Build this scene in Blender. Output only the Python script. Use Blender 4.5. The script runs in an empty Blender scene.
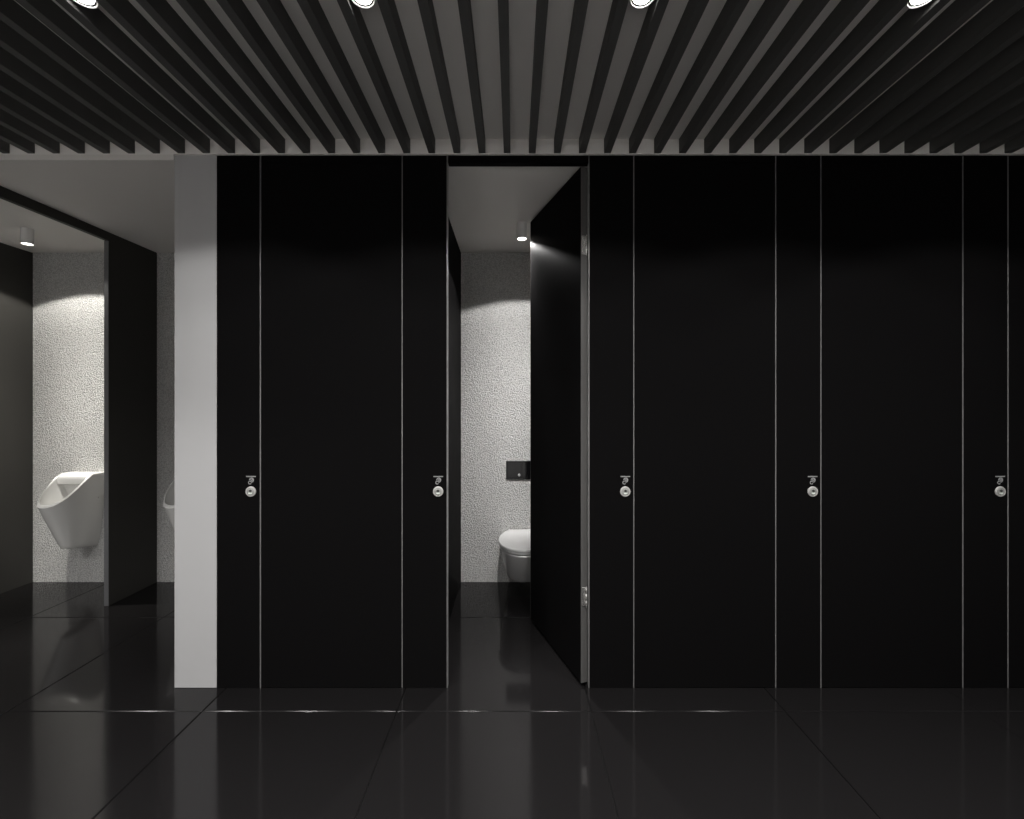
import bpy, bmesh, math, random
from math import pi, sin, cos, radians
from mathutils import Vector, Matrix

C = bpy.context.scene.collection
sc = bpy.context.scene

# ------------------------------------------------------------------ constants
F = 437.0            # focal length in pixels
EYE = 1.41
Y1 = 2.185           # cubicle front plane
Y2 = 3.501           # rear plastered wall
VX, VY = 514.0, 406.0
def fx(px): return (px - VX) * Y1 / F      # x on the front plane
def fz(py): return EYE - (py - VY) * Y1 / F
ZTOP = 2.665         # top of the cubicle fronts
ZS = 2.6695           # underside of slats
ZC = 2.742           # slatted ceiling
ZR = 2.638           # low ceiling over cubicles and urinals

# ------------------------------------------------------------------ materials
def mat(name, col, rough=0.5, metal=0.0, spec=0.5, coat=0.0):
    m = bpy.data.materials.new(name); m.use_nodes = True
    b = m.node_tree.nodes['Principled BSDF']
    b.inputs['Base Color'].default_value = (*col, 1)
    b.inputs['Roughness'].default_value = rough
    b.inputs['Metallic'].default_value = metal
    b.inputs['Specular IOR Level'].default_value = spec
    b.inputs['Coat Weight'].default_value = coat
    return m

def add_noise_rough(m, scale, lo, hi, stretch=(1, 1, 1)):
    nt = m.node_tree; b = nt.nodes['Principled BSDF']
    tc = nt.nodes.new('ShaderNodeTexCoord'); mp = nt.nodes.new('ShaderNodeMapping')
    mp.inputs['Scale'].default_value = stretch
    n = nt.nodes.new('ShaderNodeTexNoise'); n.inputs['Scale'].default_value = scale
    r = nt.nodes.new('ShaderNodeMapRange')
    r.inputs['To Min'].default_value = lo; r.inputs['To Max'].default_value = hi
    nt.links.new(tc.outputs['Object'], mp.inputs['Vector'])
    nt.links.new(mp.outputs['Vector'], n.inputs['Vector'])
    nt.links.new(n.outputs['Fac'], r.inputs['Value'])
    nt.links.new(r.outputs['Result'], b.inputs['Roughness'])

def emit(name, col, strength):
    m = bpy.data.materials.new(name); m.use_nodes = True
    nt = m.node_tree; nt.nodes.clear()
    e = nt.nodes.new('ShaderNodeEmission'); o = nt.nodes.new('ShaderNodeOutputMaterial')
    e.inputs['Color'].default_value = (*col, 1); e.inputs['Strength'].default_value = strength
    nt.links.new(e.outputs[0], o.inputs[0])
    return m

M_FLOOR = mat('dark_gres', (0.0074, 0.0069, 0.0071), 0.09, spec=0.34)
add_noise_rough(M_FLOOR, 3.0, 0.07, 0.12)
M_GROUT = mat('black_grout', (0.004, 0.004, 0.004), 0.8, spec=0.2)
M_PANEL = mat('black_laminate', (0.0055, 0.0052, 0.0054), 0.55, spec=0.012)
add_noise_rough(M_PANEL, 5.0, 0.5, 0.6)
M_SLAT = mat('black_slat_paint', (0.078, 0.077, 0.075), 0.6, spec=0.3)
M_PART = mat('charcoal_partition', (0.044, 0.0425, 0.0395), 0.5, spec=0.1)
M_EDGE = mat('charcoal_edge', (0.13, 0.13, 0.135), 0.4)
M_WHITE = mat('white_paint', (0.47, 0.467, 0.469), 0.5)
M_CEIL = mat('ceiling_paint', (0.86, 0.835, 0.805), 0.7, spec=0.2)
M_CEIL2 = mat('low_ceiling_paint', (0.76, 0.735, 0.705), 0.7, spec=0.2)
M_SIDE = mat('grey_side_wall', (0.22, 0.22, 0.22), 0.6, spec=0.2)
M_BACK = mat('room_paint', (0.76, 0.75, 0.74), 0.7, spec=0.2)
M_ALU = mat('aluminium', (0.34, 0.335, 0.33), 0.38, metal=0.55)
M_DEDGE = mat('door_edge_grey', (0.14, 0.137, 0.133), 0.4, metal=0.4)
M_STEEL = mat('polished_steel', (0.72, 0.71, 0.69), 0.25, metal=0.9)
M_ZINC = mat('satin_steel_lock', (0.56, 0.55, 0.53), 0.5, metal=0.25)
M_PRINT = mat('pale_grey_print', (0.32, 0.32, 0.32), 0.6)
M_DIAL = mat('lock_dial', (0.38, 0.38, 0.365), 0.45, metal=0.3)
M_BAFFLE = mat('black_baffle', (0.004, 0.004, 0.004), 0.7, spec=0.05)
M_KEY = mat('dark_keyhole', (0.03, 0.035, 0.03), 0.5)
M_FLAG = mat('pale_lock_flag', (0.75, 0.80, 0.74), 0.4)
M_CERAM = mat('white_ceramic', (0.66, 0.655, 0.64), 0.26)
M_TOILET = mat('white_toilet_ceramic', (0.60, 0.597, 0.593), 0.24)
M_GLASS = mat('black_glass', (0.004, 0.004, 0.0045), 0.07)
M_LAMP = mat('white_lamp_body', (0.70, 0.69, 0.68), 0.45)
M_RING = mat('grey_ring', (0.6, 0.59, 0.57), 0.4)
M_LENS = emit('lens_glow', (1.0, 0.98, 0.95), 14)
M_LENS_W = emit('lens_glow_warm', (1.0, 0.95, 0.87), 10)

# textured plaster
M_PLAST = mat('pebbled_plaster', (0.70, 0.695, 0.68), 0.75, spec=0.2)
def plaster():
    nt = M_PLAST.node_tree; b = nt.nodes['Principled BSDF']
    tc = nt.nodes.new('ShaderNodeTexCoord')
    n1 = nt.nodes.new('ShaderNodeTexNoise'); n1.inputs['Scale'].default_value = 150; n1.inputs['Detail'].default_value = 2
    n1.inputs['Roughness'].default_value = 0.5
    v = nt.nodes.new('ShaderNodeTexVoronoi'); v.inputs['Scale'].default_value = 140
    v.feature = 'SMOOTH_F1'
    mx = nt.nodes.new('ShaderNodeMath'); mx.operation = 'SUBTRACT'
    cr = nt.nodes.new('ShaderNodeMapRange'); cr.inputs['From Min'].default_value = -0.25; cr.inputs['From Max'].default_value = 0.5
    bp = nt.nodes.new('ShaderNodeBump'); bp.inputs['Strength'].default_value = 1.0; bp.inputs['Distance'].default_value = 0.010
    L = nt.links.new
    L(tc.outputs['Object'], n1.inputs['Vector']); L(tc.outputs['Object'], v.inputs['Vector'])
    L(n1.outputs['Fac'], mx.inputs[0]); L(v.outputs['Distance'], mx.inputs[1])
    L(mx.outputs[0], cr.inputs['Value'])
    cc = nt.nodes.new('ShaderNodeMapRange')  # plaster grain tone, with pit shade painted in where the relief is low
    cc.inputs['From Min'].default_value = -0.1; cc.inputs['From Max'].default_value = 0.25
    cc.inputs['To Min'].default_value = 0.0; cc.inputs['To Max'].default_value = 1.0
    mc = nt.nodes.new('ShaderNodeMix'); mc.data_type = 'RGBA'
    mc.inputs[6].default_value = (0.52, 0.515, 0.505, 1); mc.inputs[7].default_value = (0.76, 0.755, 0.74, 1)
    L(mx.outputs[0], cc.inputs['Value']); L(cc.outputs['Result'], mc.inputs[0]); L(mc.outputs[2], b.inputs['Base Color'])
    L(cr.outputs['Result'], bp.inputs['Height']); L(bp.outputs['Normal'], b.inputs['Normal'])
plaster()

# ------------------------------------------------------------------ mesh helpers
def obj(name, bm, m, parent=None, smooth=False, loc=None):
    me = bpy.data.meshes.new(name)
    bmesh.ops.recalc_face_normals(bm, faces=bm.faces[:])
    bm.to_mesh(me); bm.free()
    for mm in (m if isinstance(m, (list, tuple)) else [m]): me.materials.append(mm)
    if smooth:
        for p in me.polygons: p.use_smooth = True
        try: me.set_sharp_from_angle(angle=radians(smooth if smooth > 1 else 40))
        except Exception: pass
    o = bpy.data.objects.new(name, me); C.objects.link(o)
    if parent is not None: o.parent = parent
    if loc is not None: o.location = loc
    return o

def box(bm, x0, x1, y0, y1, z0, z1, bev=0.0, seg=1):
    r = bmesh.ops.create_cube(bm, size=1.0)
    vs = r['verts']
    for v in vs:
        v.co = Vector((x0 + (v.co.x + .5) * (x1 - x0), y0 + (v.co.y + .5) * (y1 - y0), z0 + (v.co.z + .5) * (z1 - z0)))
    if bev > 0:
        es = list({e for v in vs for e in v.link_edges})
        bmesh.ops.bevel(bm, geom=es, offset=bev, segments=seg, affect='EDGES', profile=0.5)

def boxm(x0, x1, y0, y1, z0, z1, bev=0.0, seg=1):
    bm = bmesh.new(); box(bm, x0, x1, y0, y1, z0, z1, bev, seg); return bm

def lathe(bm, prof, n=40, M=None, mi=0):
    """profile of (r, h) turned round local z; r == 0 closes with a point"""
    rings = []
    for r, h in prof:
        if r <= 1e-6:
            v = bm.verts.new((0, 0, h)); rings.append([v])
        else:
            rings.append([bm.verts.new((r * cos(2 * pi * k / n), r * sin(2 * pi * k / n), h)) for k in range(n)])
    if M is not None:
        for rg in rings:
            for v in rg: v.co = M @ v.co
    for a, b in zip(rings, rings[1:]):
        for k in range(n):
            k2 = (k + 1) % n
            if len(a) == 1 and len(b) == 1: continue
            if len(a) == 1: f = bm.faces.new((a[0], b[k], b[k2]))
            elif len(b) == 1: f = bm.faces.new((a[k], a[k2], b[0]))
            else: f = bm.faces.new((a[k], a[k2], b[k2], b[k]))
            f.material_index = mi

def loft(bm, loops, cap0=True, cap1=True):
    R = [[bm.verts.new(p) for p in lp] for lp in loops]
    n = len(R[0])
    for a, b in zip(R, R[1:]):
        for k in range(n):
            k2 = (k + 1) % n
            bm.faces.new((a[k], a[k2], b[k2], b[k]))
    if cap0: bm.faces.new(R[0])
    if cap1: bm.faces.new(R[-1])
    return R

def props(o, label, cat, group=None, kind='thing'):
    o['label'] = label; o['category'] = cat
    if group: o['group'] = group
    o['kind'] = kind
    return o

def thing(name, label, cat, loc=(0, 0, 0), rz=0, group=None):
    o = bpy.data.objects.new(name, None); C.objects.link(o)
    o.location = loc; o.rotation_euler = (0, 0, rz); o.empty_display_size = 0.1
    return props(o, label, cat, group)

def struct(name, bm, m, **k):
    o = obj(name, bm, m, **k); o['kind'] = 'structure'; return o

def copy_tree(o, parent=None):
    c = o.copy(); C.objects.link(c)
    if parent is not None: c.parent = parent
    for ch in list(o.children): copy_tree(ch, c)
    return c

# ------------------------------------------------------------------ the room
XL, XR, YB = -4.87, 3.42, -1.55
bm = bmesh.new()
T = 0.898; gap = 0.0013
x0s = 0.356 - T * 6; y0s = 2.018 - T * 4
for i in range(10):
    for j in range(6):
        a, b = x0s + i * T + gap, x0s + (i + 1) * T - gap
        c, d = y0s + j * T + gap, y0s + (j + 1) * T - gap
        a, b, c, d = max(a, XL), min(b, XR), max(c, YB), min(d, Y2 + 0.05)
        if b - a < .02 or d - c < .02: continue
        h = 0.003                                        # chamfered tile edge
        lo = [(a, c), (b, c), (b, d), (a, d)]
        hi = [(a + h, c + h), (b - h, c + h), (b - h, d - h), (a + h, d - h)]
        v0 = [bm.verts.new((x, y, -0.02)) for x, y in lo]
        v1 = [bm.verts.new((x, y, -h)) for x, y in lo]
        v2 = [bm.verts.new((x, y, 0)) for x, y in hi]
        for A, B in ((v0, v1), (v1, v2)):
            for k in range(4): bm.faces.new((A[k], A[(k + 1) % 4], B[(k + 1) % 4], B[k]))
        bm.faces.new(v2)
for f in bm.faces: f.material_index = 0
n0 = len(bm.faces)
box(bm, XL, XR, YB, Y2 + .05, -0.06, -0.006)
for f in list(bm.faces)[n0:]: f.material_index = 1
struct('floor', bm, [M_FLOOR, M_GROUT])

struct('ceiling', boxm(XL, XR, YB, Y1 + .04, ZC, ZC + .08), M_CEIL)
struct('ceiling_rear', boxm(XL, XR, Y1 + .04, Y2 + .05, ZR, ZR + .18), M_CEIL2)
bm = bmesh.new(); box(bm, fx(174.2), XR, Y1 - .004, Y1 + .04, ZTOP, ZC, 0.0); box(bm, XL, fx(174.2), Y1 - .004, Y1 + .04, ZTOP, ZC, 0.0)
struct('trim_1', bm, M_CEIL)                               # fascia the slats run into
struct('trim_3', boxm(XL, fx(174.2), Y1 - .004, Y1 + .04, ZR, ZTOP), M_CEIL2)
struct('trim_2', boxm(fx(174.2), XR, Y1 - .008, Y1 + .0, ZTOP, ZTOP + .0048, .001), M_CEIL)
struct('wall_back', boxm(XL, XR, Y2, Y2 + .1, 0, ZR + .1), M_PLAST)
struct('wall_front', boxm(XL, XR, YB - .1, YB, 0, ZC + .08), M_BACK)
struct('wall_left', boxm(XL - .1, XL, YB, Y2 + .1, 0, ZC + .08), M_SIDE)
struct('wall_right', boxm(XR, XR + .1, YB, Y2 + .1, 0, ZC + .08), M_SIDE)
struct('wall_middle', boxm(fx(174.2), fx(216.7), Y1 + .0, Y2 + .02, 0, ZTOP, .002), M_WHITE)

# ------------------------------------------------------------------ ceiling slats
regions = [(174, 'the urinal area'), (217.3, 'the white pillar'), (260.5, 'the lock panel beside the white pillar'),
           (402.3, 'the closed door nearest the white pillar'), (447.3, 'the lock panel just left of the open doorway'),
           (589, 'the open doorway'), (634, 'the lock panel just right of the open doorway'),
           (776, 'the first closed door right of the open doorway'), (821, 'the lock panel between two closed doors'),
           (963, 'the last full closed door on the right'), (1008, 'the rightmost lock panel'), (1026, 'the door cut by the right edge')]
ordinal = 'first second third fourth fifth sixth seventh eighth ninth'.split()
slat0 = None; count = {}
bm = boxm(-.0166, .0166, YB, Y1 - .0042, ZS, ZC, .0006)
for k in range(-24, 25):
    x = -.0343 + 0.1249 * k
    if slat0 is None:
        o = slat0 = obj('ceiling_slat', bm, M_SLAT)
    else:
        o = slat0.copy(); C.objects.link(o)
    o.location = (x, 0, 0)
    px = VX + x * F / Y1
    if px < 0 or px > 1026:
        lab = 'matte black ceiling slat running on past the edge of the view'
    else:
        reg = next(r for lim, r in regions if px < lim)
        count[reg] = count.get(reg, 0) + 1
        lab = None
    props(o, lab or 'x', 'ceiling slat', 'black ceiling slats')
    o['reg'] = '' if lab else reg; o['ord'] = 0 if lab else count[reg]
for o in list(C.objects):
    if 'reg' in o.keys():
        if o['reg']:
            if count[o['reg']] == 1: o['label'] = 'matte black ceiling slat ending above ' + o['reg']
            else: o['label'] = 'black ceiling slat above ' + o['reg'] + ', ' + ordinal[o['ord'] - 1] + ' from left'
        del o['reg']; del o['ord']

# ------------------------------------------------------------------ ceiling downlights
ZL = 2.686; SPOT_W = 14.8; MID_W = 10.0; REAR_FILL_W = 105.0; SIDE_W = 46.0
def spot(name, parent, loc, watts, angle, blend, col=(1, .985, .97), rad=.03, peak=(0, 1), wing=0):
    # peak = (A, n): photometric curve 1 + A cos^n of the angle from straight down
    l = bpy.data.lights.new(name, 'SPOT'); l.energy = watts; l.spot_size = radians(angle); l.spot_blend = blend
    l.color = col; l.shadow_soft_size = rad
    o = bpy.data.objects.new(name, l); C.objects.link(o); o.location = loc
    if parent is not None: o.parent = parent
    if peak[0]:
        l.use_nodes = True; nt = l.node_tree
        e = next(n for n in nt.nodes if n.type == 'EMISSION')
        tc = nt.nodes.new('ShaderNodeTexCoord'); sp = nt.nodes.new('ShaderNodeSeparateXYZ')
        nt.links.new(tc.outputs['Normal'], sp.inputs[0])
        def math(op, a, b=None):
            n = nt.nodes.new('ShaderNodeMath'); n.operation = op
            for k, v in ((0, a), (1, b)):
                if v is None: continue
                if isinstance(v, (int, float)): n.inputs[k].default_value = v
                else: nt.links.new(v, n.inputs[k])
            return n.outputs[0]
        c = math('ABSOLUTE', sp.outputs['Z'])
        prev = math('MULTIPLY', math('POWER', c, peak[1]), peak[0])
        if wing:                                           # less light straight below the lamp
            s2 = math('SUBTRACT', 1.0, math('MULTIPLY', c, c))
            prev = math('MULTIPLY', prev, math('MINIMUM', math('DIVIDE', s2, wing * wing), 1.0))
        prev = math('ADD', prev, 1.0)
        nt.links.new(prev, e.inputs['Strength'])
    return o

def make_downlight():
    t = thing('recessed_downlight', 'x', 'ceiling light', (0, 0, ZS), 0, 'round recessed downlights')
    bm = bmesh.new()
    lathe(bm, [(.0332, .0528), (.0392, .0528), (.0394, .001), (.0386, -.002), (.0370, -.003), (.0352, -.002), (.0342, .002), (.0332, .012), (.0332, .0528)], 48)
    obj('housing', bm, M_RING, t, 35)
    bm = bmesh.new(); lathe(bm, [(.0330, .010), (.0330, .001), (.0300, .0030), (.0298, .010), (.0330, .010)], 48)
    obj('baffle', bm, M_BAFFLE, t, 35)
    bm = bmesh.new(); lathe(bm, [(0, .0012), (.0290, .0018), (.0294, .009), (0, .009)], 40)
    obj('lens', bm, M_LENS, t)
    return t
dl0 = make_downlight(); first = True
for row, yy in (('front', 1.363), ('mid', 0.0), ('rear', -.75)):  # rear row is an unseen addition, bouncing fill light onto the ceiling
    for q in range(-4, 4):
        x = -.0343 + 0.1249 * (-3.5) + 0.1249 * 7 * q - .002
        if x < (-1.8 if row == 'front' else XL + .2) or x > XR - .2: continue
        o = dl0 if first else copy_tree(dl0)
        first = False
        o.location = (x, yy, ZL)
        px = VX + x * F / 1.363
        lab = 'unseen round recessed downlight of the rows behind the viewpoint'
        if row == 'front':
            lab = 'round recessed downlight of the front row beyond the edge of the view'
            for p, t in ((83, 'leftmost of the four glowing round downlights, over the urinal area'),
                         (363, 'second of the four glowing round downlights from the left'),
                         (643, 'third of the four glowing round downlights from the left'),
                         (922, 'rightmost of the four glowing round downlights, over the far right door')):
                if abs(px - p) < 30: lab = t
        o['label'] = lab
        if row == 'rear': spot('downlight_beam', None, (x, yy, ZS - .003), REAR_FILL_W, 100, 0.4)
        else: spot('downlight_beam', None, (x, yy, ZS - .003), SPOT_W if row == 'front' else MID_W if x > -1.8 else SIDE_W, 128, 0.22, peak=(8, 5) if x > -1.8 else (1, 4))

# ------------------------------------------------------------------ cubicle fronts
PT = 0.036
def vstrip(x, parent, z0=0.0, z1=ZTOP - .002, w=.0042, y0=Y1 - .0008, y1=Y1 + .03):
    return obj('edge_strip', boxm(x - w / 2, x + w / 2, y0, y1, z0, z1, .0006), M_ALU, parent)

def lock_parts(parent, px, py=491.5):
    x, z = fx(px), fz(py)
    Mx = Matrix.Translation((x, Y1, z)) @ Matrix.Rotation(pi / 2, 4, 'X')     # local z -> -y
    bm = bmesh.new()
    lathe(bm, [(0.0258, 0), (.0258, .0032), (.0249, .0046), (.0200, .0058), (.0190, .0040), (0, .0040)], 40, Mx)
    lk = obj('lock', bm, M_ZINC, parent, 35)
    bm = bmesh.new(); lathe(bm, [(.0178, .003), (.0178, .0052), (.0168, .0058), (0, .0060)], 36, Mx)
    obj('dial', bm, M_DIAL, lk, 35)
    bm = bmesh.new()                                                   # diamond keyhole
    pts = [(-.0092, .0042), (0, .0115), (.0092, .0042), (0, -.0028)]
    a = [bm.verts.new((x + u, Y1 - .0058, z + w)) for u, w in pts]; b = [bm.verts.new((x + u, Y1 - .0072, z + w)) for u, w in pts]
    bm.faces.new(b); bm.faces.new(a)
    for k in range(4): bm.faces.new((a[k], a[(k + 1) % 4], b[(k + 1) % 4], b[k]))
    obj('keyhole', bm, M_KEY, lk)
    bm = bmesh.new()                                                   # half-moon indicator window
    arc = [(.0105 * cos(t), -.0045 + .0085 * sin(t)) for t in [pi + pi * i / 12 for i in range(13)]]
    a = [bm.verts.new((x + u, Y1 - .0058, z + w)) for u, w in arc]; b = [bm.verts.new((x + u, Y1 - .0070, z + w)) for u, w in arc]
    bm.faces.new(b); bm.faces.new(a)
    for k in range(13): bm.faces.new((a[k], a[(k + 1) % 13], b[(k + 1) % 13], b[k]))
    obj('indicator_window', bm, M_FLAG, lk)
    # the tiny printed line and loop-shaped pictogram above the lock
    bm = bmesh.new()
    zc = fz(476.5); xx = x - .0238
    for w in (.0050, .0038, .0054, .0044, .0042, .0056, .0044, .0050, .0040):
        box(bm, xx, xx + w, Y1 - .0012, Y1 - .0002, zc - .0027, zc + .0027); xx += w + .0008
    xp, zp = x + .003, fz(480.6)
    def ring(cx, cz, R, r, sx=1.0, t0=0, t1=2 * pi, n=20):
        pr = []
        for i in range(n + 1):
            t = t0 + (t1 - t0) * i / n
            pr.append(((cx + R * sx * cos(t), cz + R * sin(t)), (cx + (R - r) * sx * cos(t), cz + (R - r) * sin(t))))
        for (p, q), (p2, q2) in zip(pr, pr[1:]):
            vs = [bm.verts.new((u, Y1 - .0012, w)) for u, w in (p, p2, q2, q)]
            bm.faces.new(vs)
            ws = [bm.verts.new((u, Y1 - .0002, w)) for u, w in (p, p2, q2, q)]
            for k in range(4): bm.faces.new((vs[k], vs[(k + 1) % 4], ws[(k + 1) % 4], ws[k]))
    ring(xp, zp + .003, .0125, .0042, .95, radians(-100), radians(190))
    ring(xp + .001, zp + .004, .0060, .0030)
    ring(xp - .008, zp - .010, .0088, .0032, 1.0, radians(10), radians(330))
    obj('printed_sign', bm, M_PRINT, parent)

pil = [(216.9, 260.5, 250.7, (0, 1), 'narrow black panel with round lock, between white pillar and first closed door'),
       (402.3, 447.3, 437.9, (1, 1), 'narrow black panel with round lock at left side of the open doorway'),
       (589.2, 634, 624.9, (1, 1), 'narrow black panel with round lock at right side of the open doorway'),
       (776, 821.2, 812.2, (1, 1), 'narrow black panel with round lock between the two right-hand full closed doors'),
       (963.2, 1008.3, 999.6, (1, 1), 'narrow black panel with round lock nearest the right edge of the photo'),
       (1150, 1195, None, (1, 0), 'narrow black panel past the door cut by the right edge')]
for a, b, lk, ends, lab in pil:
    t = thing('lock_panel', lab, 'panel', (0, 0, 0), 0, 'narrow black panels between the doors')
    xa, xb = fx(a - .2), fx(b - .2)
    obj('panel', boxm(xa + (.003 if ends[0] else 0), xb - (.003 if ends[1] else 0), Y1, Y1 + PT, 0, ZTOP - .002, .001), M_PANEL, t)
    if ends[0]: vstrip(xa, t)
    if ends[1]: vstrip(xb, t)
    if lk: lock_parts(t, lk + .3)

openings = [(260.5, 402.3, 'the closed door nearest the white pillar', True, 'closed black cubicle door nearest the white pillar, left of the open doorway'),
            (447.3, 589.2, 'the open doorway', False, ''),
            (634, 776, 'first closed door right of the doorway', True, 'closed black cubicle door first to the right of the open doorway'),
            (821.2, 963.2, 'second closed door right of the doorway', True, 'closed black cubicle door second to the right of the open doorway'),
            (1008.3, 1150, 'the door cut by the photo edge', True, 'closed black cubicle door cut off by the right edge of the photo')]
ZD = 2.616
for a, b, w, closed, lab in openings:
    xa, xb = fx(a) + .0033, fx(b) - .0033
    h = obj('door_header', boxm(xa, xb, Y1 + .0002, Y1 + PT, ZD + .010, ZTOP - .002, .001), M_PANEL)
    props(h, 'narrow black header strip above ' + w, 'header', 'black header strips above the doors')
    if closed:
        d = obj('cubicle_door', boxm(-(xb - xa) + .001, -.001, 0.0002, PT, .003, ZD + .0085, .0012), M_PANEL, None, False, (xb, Y1, 0))
        props(d, lab, 'door', 'black cubicle doors')

# the open door
W = 0.708
d = thing('cubicle_door', 'open black cubicle door swung inward, showing its grey hinge edge', 'door', (.337, 2.197, 0), radians(-71.1), 'black cubicle doors')
obj('leaf', boxm(-W + .003, -.003, 0, .036, .016, ZD, .001), M_PANEL, d)
for xa, xb in ((-.003, 0), (-W, -W + .003)):
    obj('edge_strip', boxm(xa, xb, -.0002, .0362, .016, ZD, .0008), M_DEDGE, d)
for z in (2.22, .449):
    bm = bmesh.new()
    xh, yh = .0075, .026
    for z0, z1, r in ((-.045, -.018, .0062), (-.016, .016, .0066), (.018, .045, .0062)):
        lathe(bm, [(0, z0), (r * .8, z0), (r, z0 + .002), (r, z1 - .002), (r * .8, z1), (0, z1)], 20, Matrix.Translation((xh, yh, z)))
    for s in (-1, 1):
        lathe(bm, [(0, 0), (.0045, 0), (.005, .004), (.003, .008), (0, .009)], 16,
              Matrix.Translation((xh, yh, z + s * .045)) @ Matrix.Rotation(0 if s > 0 else pi, 4, 'X'))
    hg = obj('hinge', bm, M_STEEL, d, 35)
    bm = bmesh.new(); box(bm, .0002, .0022, .003, .033, z - .047, z + .047, .0008)
    for zz in (-.03, .03):
        lathe(bm, [(.0035, 0), (.0035, .0012), (0, .0016)], 12, Matrix.Translation((.0022, .011, z + zz)) @ Matrix.Rotation(pi / 2, 4, 'Y'))
    obj('hinge_plate', bm, M_STEEL, hg, 35)

# partitions of the open cubicle
for xa, xb, lab in ((-.4706, -.4246, 'black partition wall on the left side inside the open cubicle'),
                    (.53, .576, 'black partition wall behind the open cubicle door')):
    o = obj('stall_partition', boxm(xa, xb, Y1 + PT + .001, Y2 - .001, 0, ZR - .001, .001), M_PANEL)
    props(o, lab, 'partition', 'cubicle partitions')

# ------------------------------------------------------------------ urinal screens
def screen(xr, lab):
    t = thing('urinal_screen', lab, 'partition', (xr, 0, 0), 0, 'dark urinal screens')
    obj('panel', boxm(-.031, 0, 3.084, Y2 - .001, 0, ZR - .001, .001), M_PART, t)
    obj('front_edge', boxm(-.0312, .0002, 3.080, 3.084, 0, ZR - .064, .0008), M_EDGE, t)
    obj('top_rail', boxm(-.031, 0, Y1 + .05, 3.0845, ZR - .061, ZR - .001, .001), M_PART, t)
screen(-2.859, 'dark urinal screen with long top rail, between the two urinals')
screen(-3.853, 'dark urinal screen at the left edge, lit by the lamp beside it')

# ------------------------------------------------------------------ urinals
def urinal():
    t = thing('wall_mounted_urinal', 'x', 'urinal', (0, 0, 0), 0, 'white wall-hung urinals')
    N = 48
    wr, ds, dl = .132, .113, .362          # half width, shelf depth, lip depth
    zt, zl = .880, .674
    # outline of the rim in plan: starts at right back corner, round the front, to left back corner, straight back edge
    def plan(w, d0, d1, p=2.15):
        out = []
        for i in range(N):
            u = i / (N - 1)
            a = -pi / 2 + pi * u
            cx, cy = abs(sin(a)) ** (2 / p) * (1 if sin(a) >= 0 else -1), abs(cos(a)) ** (2 / p)
            out.append((-cx * w, -(d0 + (d1 - d0) * cy)))
        pts = [(w, -d0 * j / 5) for j in range(5)] + out + [(-w, -d0 * (4 - j) / 5) for j in range(5)]
        return pts
    def zrim(d):                           # height of the sloped rim at distance d from the wall
        if d <= ds: return zt
        s = (d - ds) / (dl - ds)
        return zt + (zl - zt) * (.65 * s + .35 * s * s * (3 - 2 * s))
    top = plan(wr, ds, dl)
    bot = plan(.056, .04, .215, 2.4)
    loops = []
    zb = .318
    for s in (0.0, .012, .06, .2, .4, .6, .8, .93, .985, 1.0):
        lp = []
        for (a, b), (a2, b2) in zip(bot, top):
            ex, ey = s ** .72, s ** .95
            x = a + (a2 - a) * ex; y = b + (b2 - b) * ey
            if s < .01: x *= .95; y *= .975
            zb = .297 + .036 * (-b) / .215; z = zb + (zrim(-b2) - zb) * s
            lp.append((x, y, z))
        loops.append(lp)
    # rounded lip and the inside
    def inset(k, dz, y_in, d1s):
        lp = []
        for (a2, b2) in top:
            d = y_in + (dl - d1s - y_in) * (-b2) / dl
            lp.append((a2 * (1 - k / wr), -d, zrim(d) - dz))
        return lp
    loops.append(inset(.0035, -.005, .004, .006))
    loops.append(inset(.010, -.0085, .030, .011))
    loops.append(inset(.0185, -.0075, .145, .020))
    loops.append(inset(.0215, -.002, .151, .024))
    loops.append(inset(.0225, .008, .153, .026))
    def bowl(wmul, yb, yf, z_b, z_f):
        return [(a2 * wmul, -(yb + (yf - yb) * (-b2 / dl)), z_b + (z_f - z_b) * (-b2 / dl)) for a2, b2 in top]
    loops.append(bowl(.81, .153, .340, .812, .655))
    loops.append(bowl(.76, .120, .328, .797, .628))
    loops.append(bowl(.63, .100, .295, .725, .590))
    loops.append(bowl(.45, .098, .255, .635, .552))
    loops.append(bowl(.25, .108, .20, .565, .535))
    loops.append(bowl(.08, .13, .16, .55, .545))
    bm = bmesh.new()
    loft(bm, loops)
    obj('bowl', bm, M_CERAM, t, 42)
    for s in (-1, 1):
        bm = bmesh.new()
        lathe(bm, [(.0062, 0), (.0062, .003), (.004, .004), (0, .0045)], 20, Matrix.Translation((s * .1125, -.05, .69)) @ Matrix.Rotation(s * (pi / 2 + .12), 4, 'Y'))
        obj('fixing_cap', bm, M_RING, t, 35)
    bm = bmesh.new()
    lathe(bm, [(.026, .0), (.026, .004), (.02, .006), (0, .006)], 24, Matrix.Translation((0, -.142, .5435)))
    obj('drain', bm, M_STEEL, t, 35)
    return t
u0 = urinal()
u0.location = (-3.39, Y2 - .001, 0); u0['label'] = 'white wall-hung urinal in full view left of the dark screen'
u1 = copy_tree(u0)
u1.location = (-2.475, Y2 - .001, 0); u1['label'] = 'white wall-hung urinal mostly hidden behind the white pillar'

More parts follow.
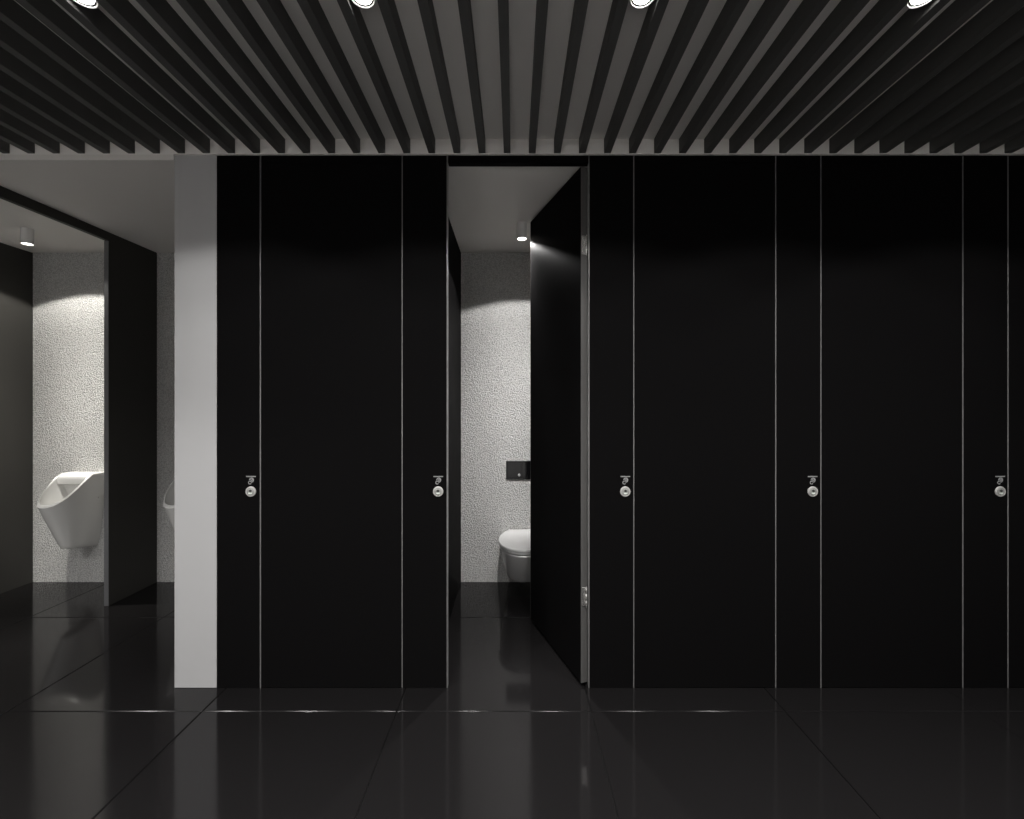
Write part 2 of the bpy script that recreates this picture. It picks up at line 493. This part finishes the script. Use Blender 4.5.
# ------------------------------------------------------------------ surface-mounted lamps
def tube_lamp():
    t = thing('cylinder_ceiling_lamp', 'x', 'ceiling light', (0, 0, ZR), 0, 'white cylinder ceiling lamps')
    bm = bmesh.new()
    lathe(bm, [(0, 0), (.0335, 0), (.0335, -.102), (.0325, -.106), (.0295, -.106), (.0285, -.100), (.0285, -.096), (0, -.096)], 40)
    obj('lamp_body', bm, M_LAMP, t, 35)
    bm = bmesh.new(); lathe(bm, [(0, -.0975), (.0283, -.0975), (.0283, -.1025), (0, -.1025)], 36)
    obj('lens', bm, M_LENS_W, t)
    return t
t0 = tube_lamp(); URW, CBW = 40.0, 32.0
for i, (x, y, w, lab, col) in enumerate(((.053, 2.938, CBW, 'white cylinder ceiling lamp inside the open cubicle', (1, .98, .96)),
                                    (-3.375, 3.03, URW, 'white cylinder ceiling lamp above the urinal in full view', (1, .97, .90)))):
    o = t0 if i == 0 else copy_tree(t0)
    o.location = (x, y, ZR); o['label'] = lab
    spot('lamp_beam', None, (x, y, ZR - .110), w, 132, 0.12, col, .022, (9, 8) if i == 0 else (9, 14), .25)

# ------------------------------------------------------------------ toilet and flush plate
def toilet():
    t = thing('wall_mounted_toilet', 'white wall-hung toilet with closed lid inside the open cubicle', 'toilet', (.065, Y2 - .001, 0))
    N = 56
    def dshape(w, d, back=0.0, p=2.15):
        out = []
        d0 = back + (d - back) * .45
        tp = lambda j: 1 - (.30 * (1 - j / 6) ** 2 if back > .03 else 0)      # lid and seat narrow towards the hinge
        for j in range(6): out.append((w * tp(j), -(back + (d0 - back) * j / 6)))
        for i in range(N + 1):
            a = -pi / 2 + pi * i / N
            sx = abs(sin(a)) ** (2 / p) * (1 if sin(a) >= 0 else -1); cy = abs(cos(a)) ** (2 / p)
            out.append((-sx * w, -(d0 + (d - d0) * cy)))
        for j in range(6): out.append((-w * tp(5 - j), -(back + (d0 - back) * (5 - j) / 6)))
        return out
    def lp(w, d, z, back=0.0, dz=0.0): return [(x, y, z) for x, y in dshape(w, d, back)]
    bm = bmesh.new()
    loft(bm, [lp(.112, .312, .124), lp(.117, .322, .127), lp(.125, .340, .150), lp(.139, .385, .205), lp(.152, .437, .27),
              lp(.163, .485, .335), lp(.170, .508, .368), lp(.172, .512, .377), lp(.168, .507, .3835), lp(.155, .48, .384)])
    obj('bowl', bm, M_TOILET, t, 45)
    bm = bmesh.new()
    loft(bm, [lp(.155, .485, .3855, .05), lp(.160, .495, .3925, .05), lp(.1735, .518, .395, .05), lp(.1735, .518, .405, .05), lp(.170, .514, .4075, .05)])
    obj('seat', bm, M_TOILET, t, 45)
    bm = bmesh.new()
    loft(bm, [lp(.172, .516, .4095, .05), lp(.178, .523, .4115, .048), lp(.179, .525, .419, .047), lp(.176, .521, .427, .05), lp(.165, .505, .431, .058), lp(.10, .40, .434, .10)])
    obj('lid', bm, M_TOILET, t, 45)
    bm = bmesh.new(); box(bm, -.11, .11, -.046, -.012, .392, .426, .006, 3)
    obj('hinge_bar', bm, M_TOILET, t, 45)
    return t
toilet()
fp = thing('wall_mounted_flush_plate', 'black glass flush plate on the plaster wall above the toilet', 'flush plate', (.061, Y2, .897))
obj('plate', boxm(-.125, .125, -.006, -.0003, -.073, .073, .002, 2), M_GLASS, fp)
for xa, xb in ((-.113, -.004), (.004, .113)):
    obj('flush_button', boxm(xa, xb, -.0078, -.0058, -.064, .064, .0015, 2), M_GLASS, fp)
bm = bmesh.new(); lathe(bm, [(.0105, 0), (.0105, .004), (.008, .006), (0, .0065)], 20, Matrix.Translation((-.02, -.0078, -.040)) @ Matrix.Rotation(pi / 2, 4, 'X'))
obj('button_dot', bm, M_WHITE, fp, 35)

# ------------------------------------------------------------------ world, camera, view
w = bpy.data.worlds.new('world'); sc.world = w; w.use_nodes = True
w.node_tree.nodes['Background'].inputs[0].default_value = (0, 0, 0, 1)
w.node_tree.nodes['Background'].inputs[1].default_value = 0

cam = bpy.data.cameras.new('camera'); co = bpy.data.objects.new('camera', cam); C.objects.link(co)
cam.sensor_fit = 'HORIZONTAL'; cam.sensor_width = 36; cam.lens = 36 * F / 1024
cam.shift_x = -(VX - 512) / 1024; cam.shift_y = -(409.5 - VY) / 1024
cam.clip_start = .02
co.location = (0, 0, EYE); co.rotation_euler = (pi / 2, 0, 0)
sc.camera = co
vs = sc.view_settings
vs.view_transform = 'Standard'; vs.look = 'None'; vs.exposure = 0.0; vs.gamma = 1.0; vs.use_curve_mapping = False
sc.cycles.max_bounces = 10; sc.cycles.diffuse_bounces = 6
sc.cycles.use_denoising = True
sc.cycles.sample_clamp_indirect = 8
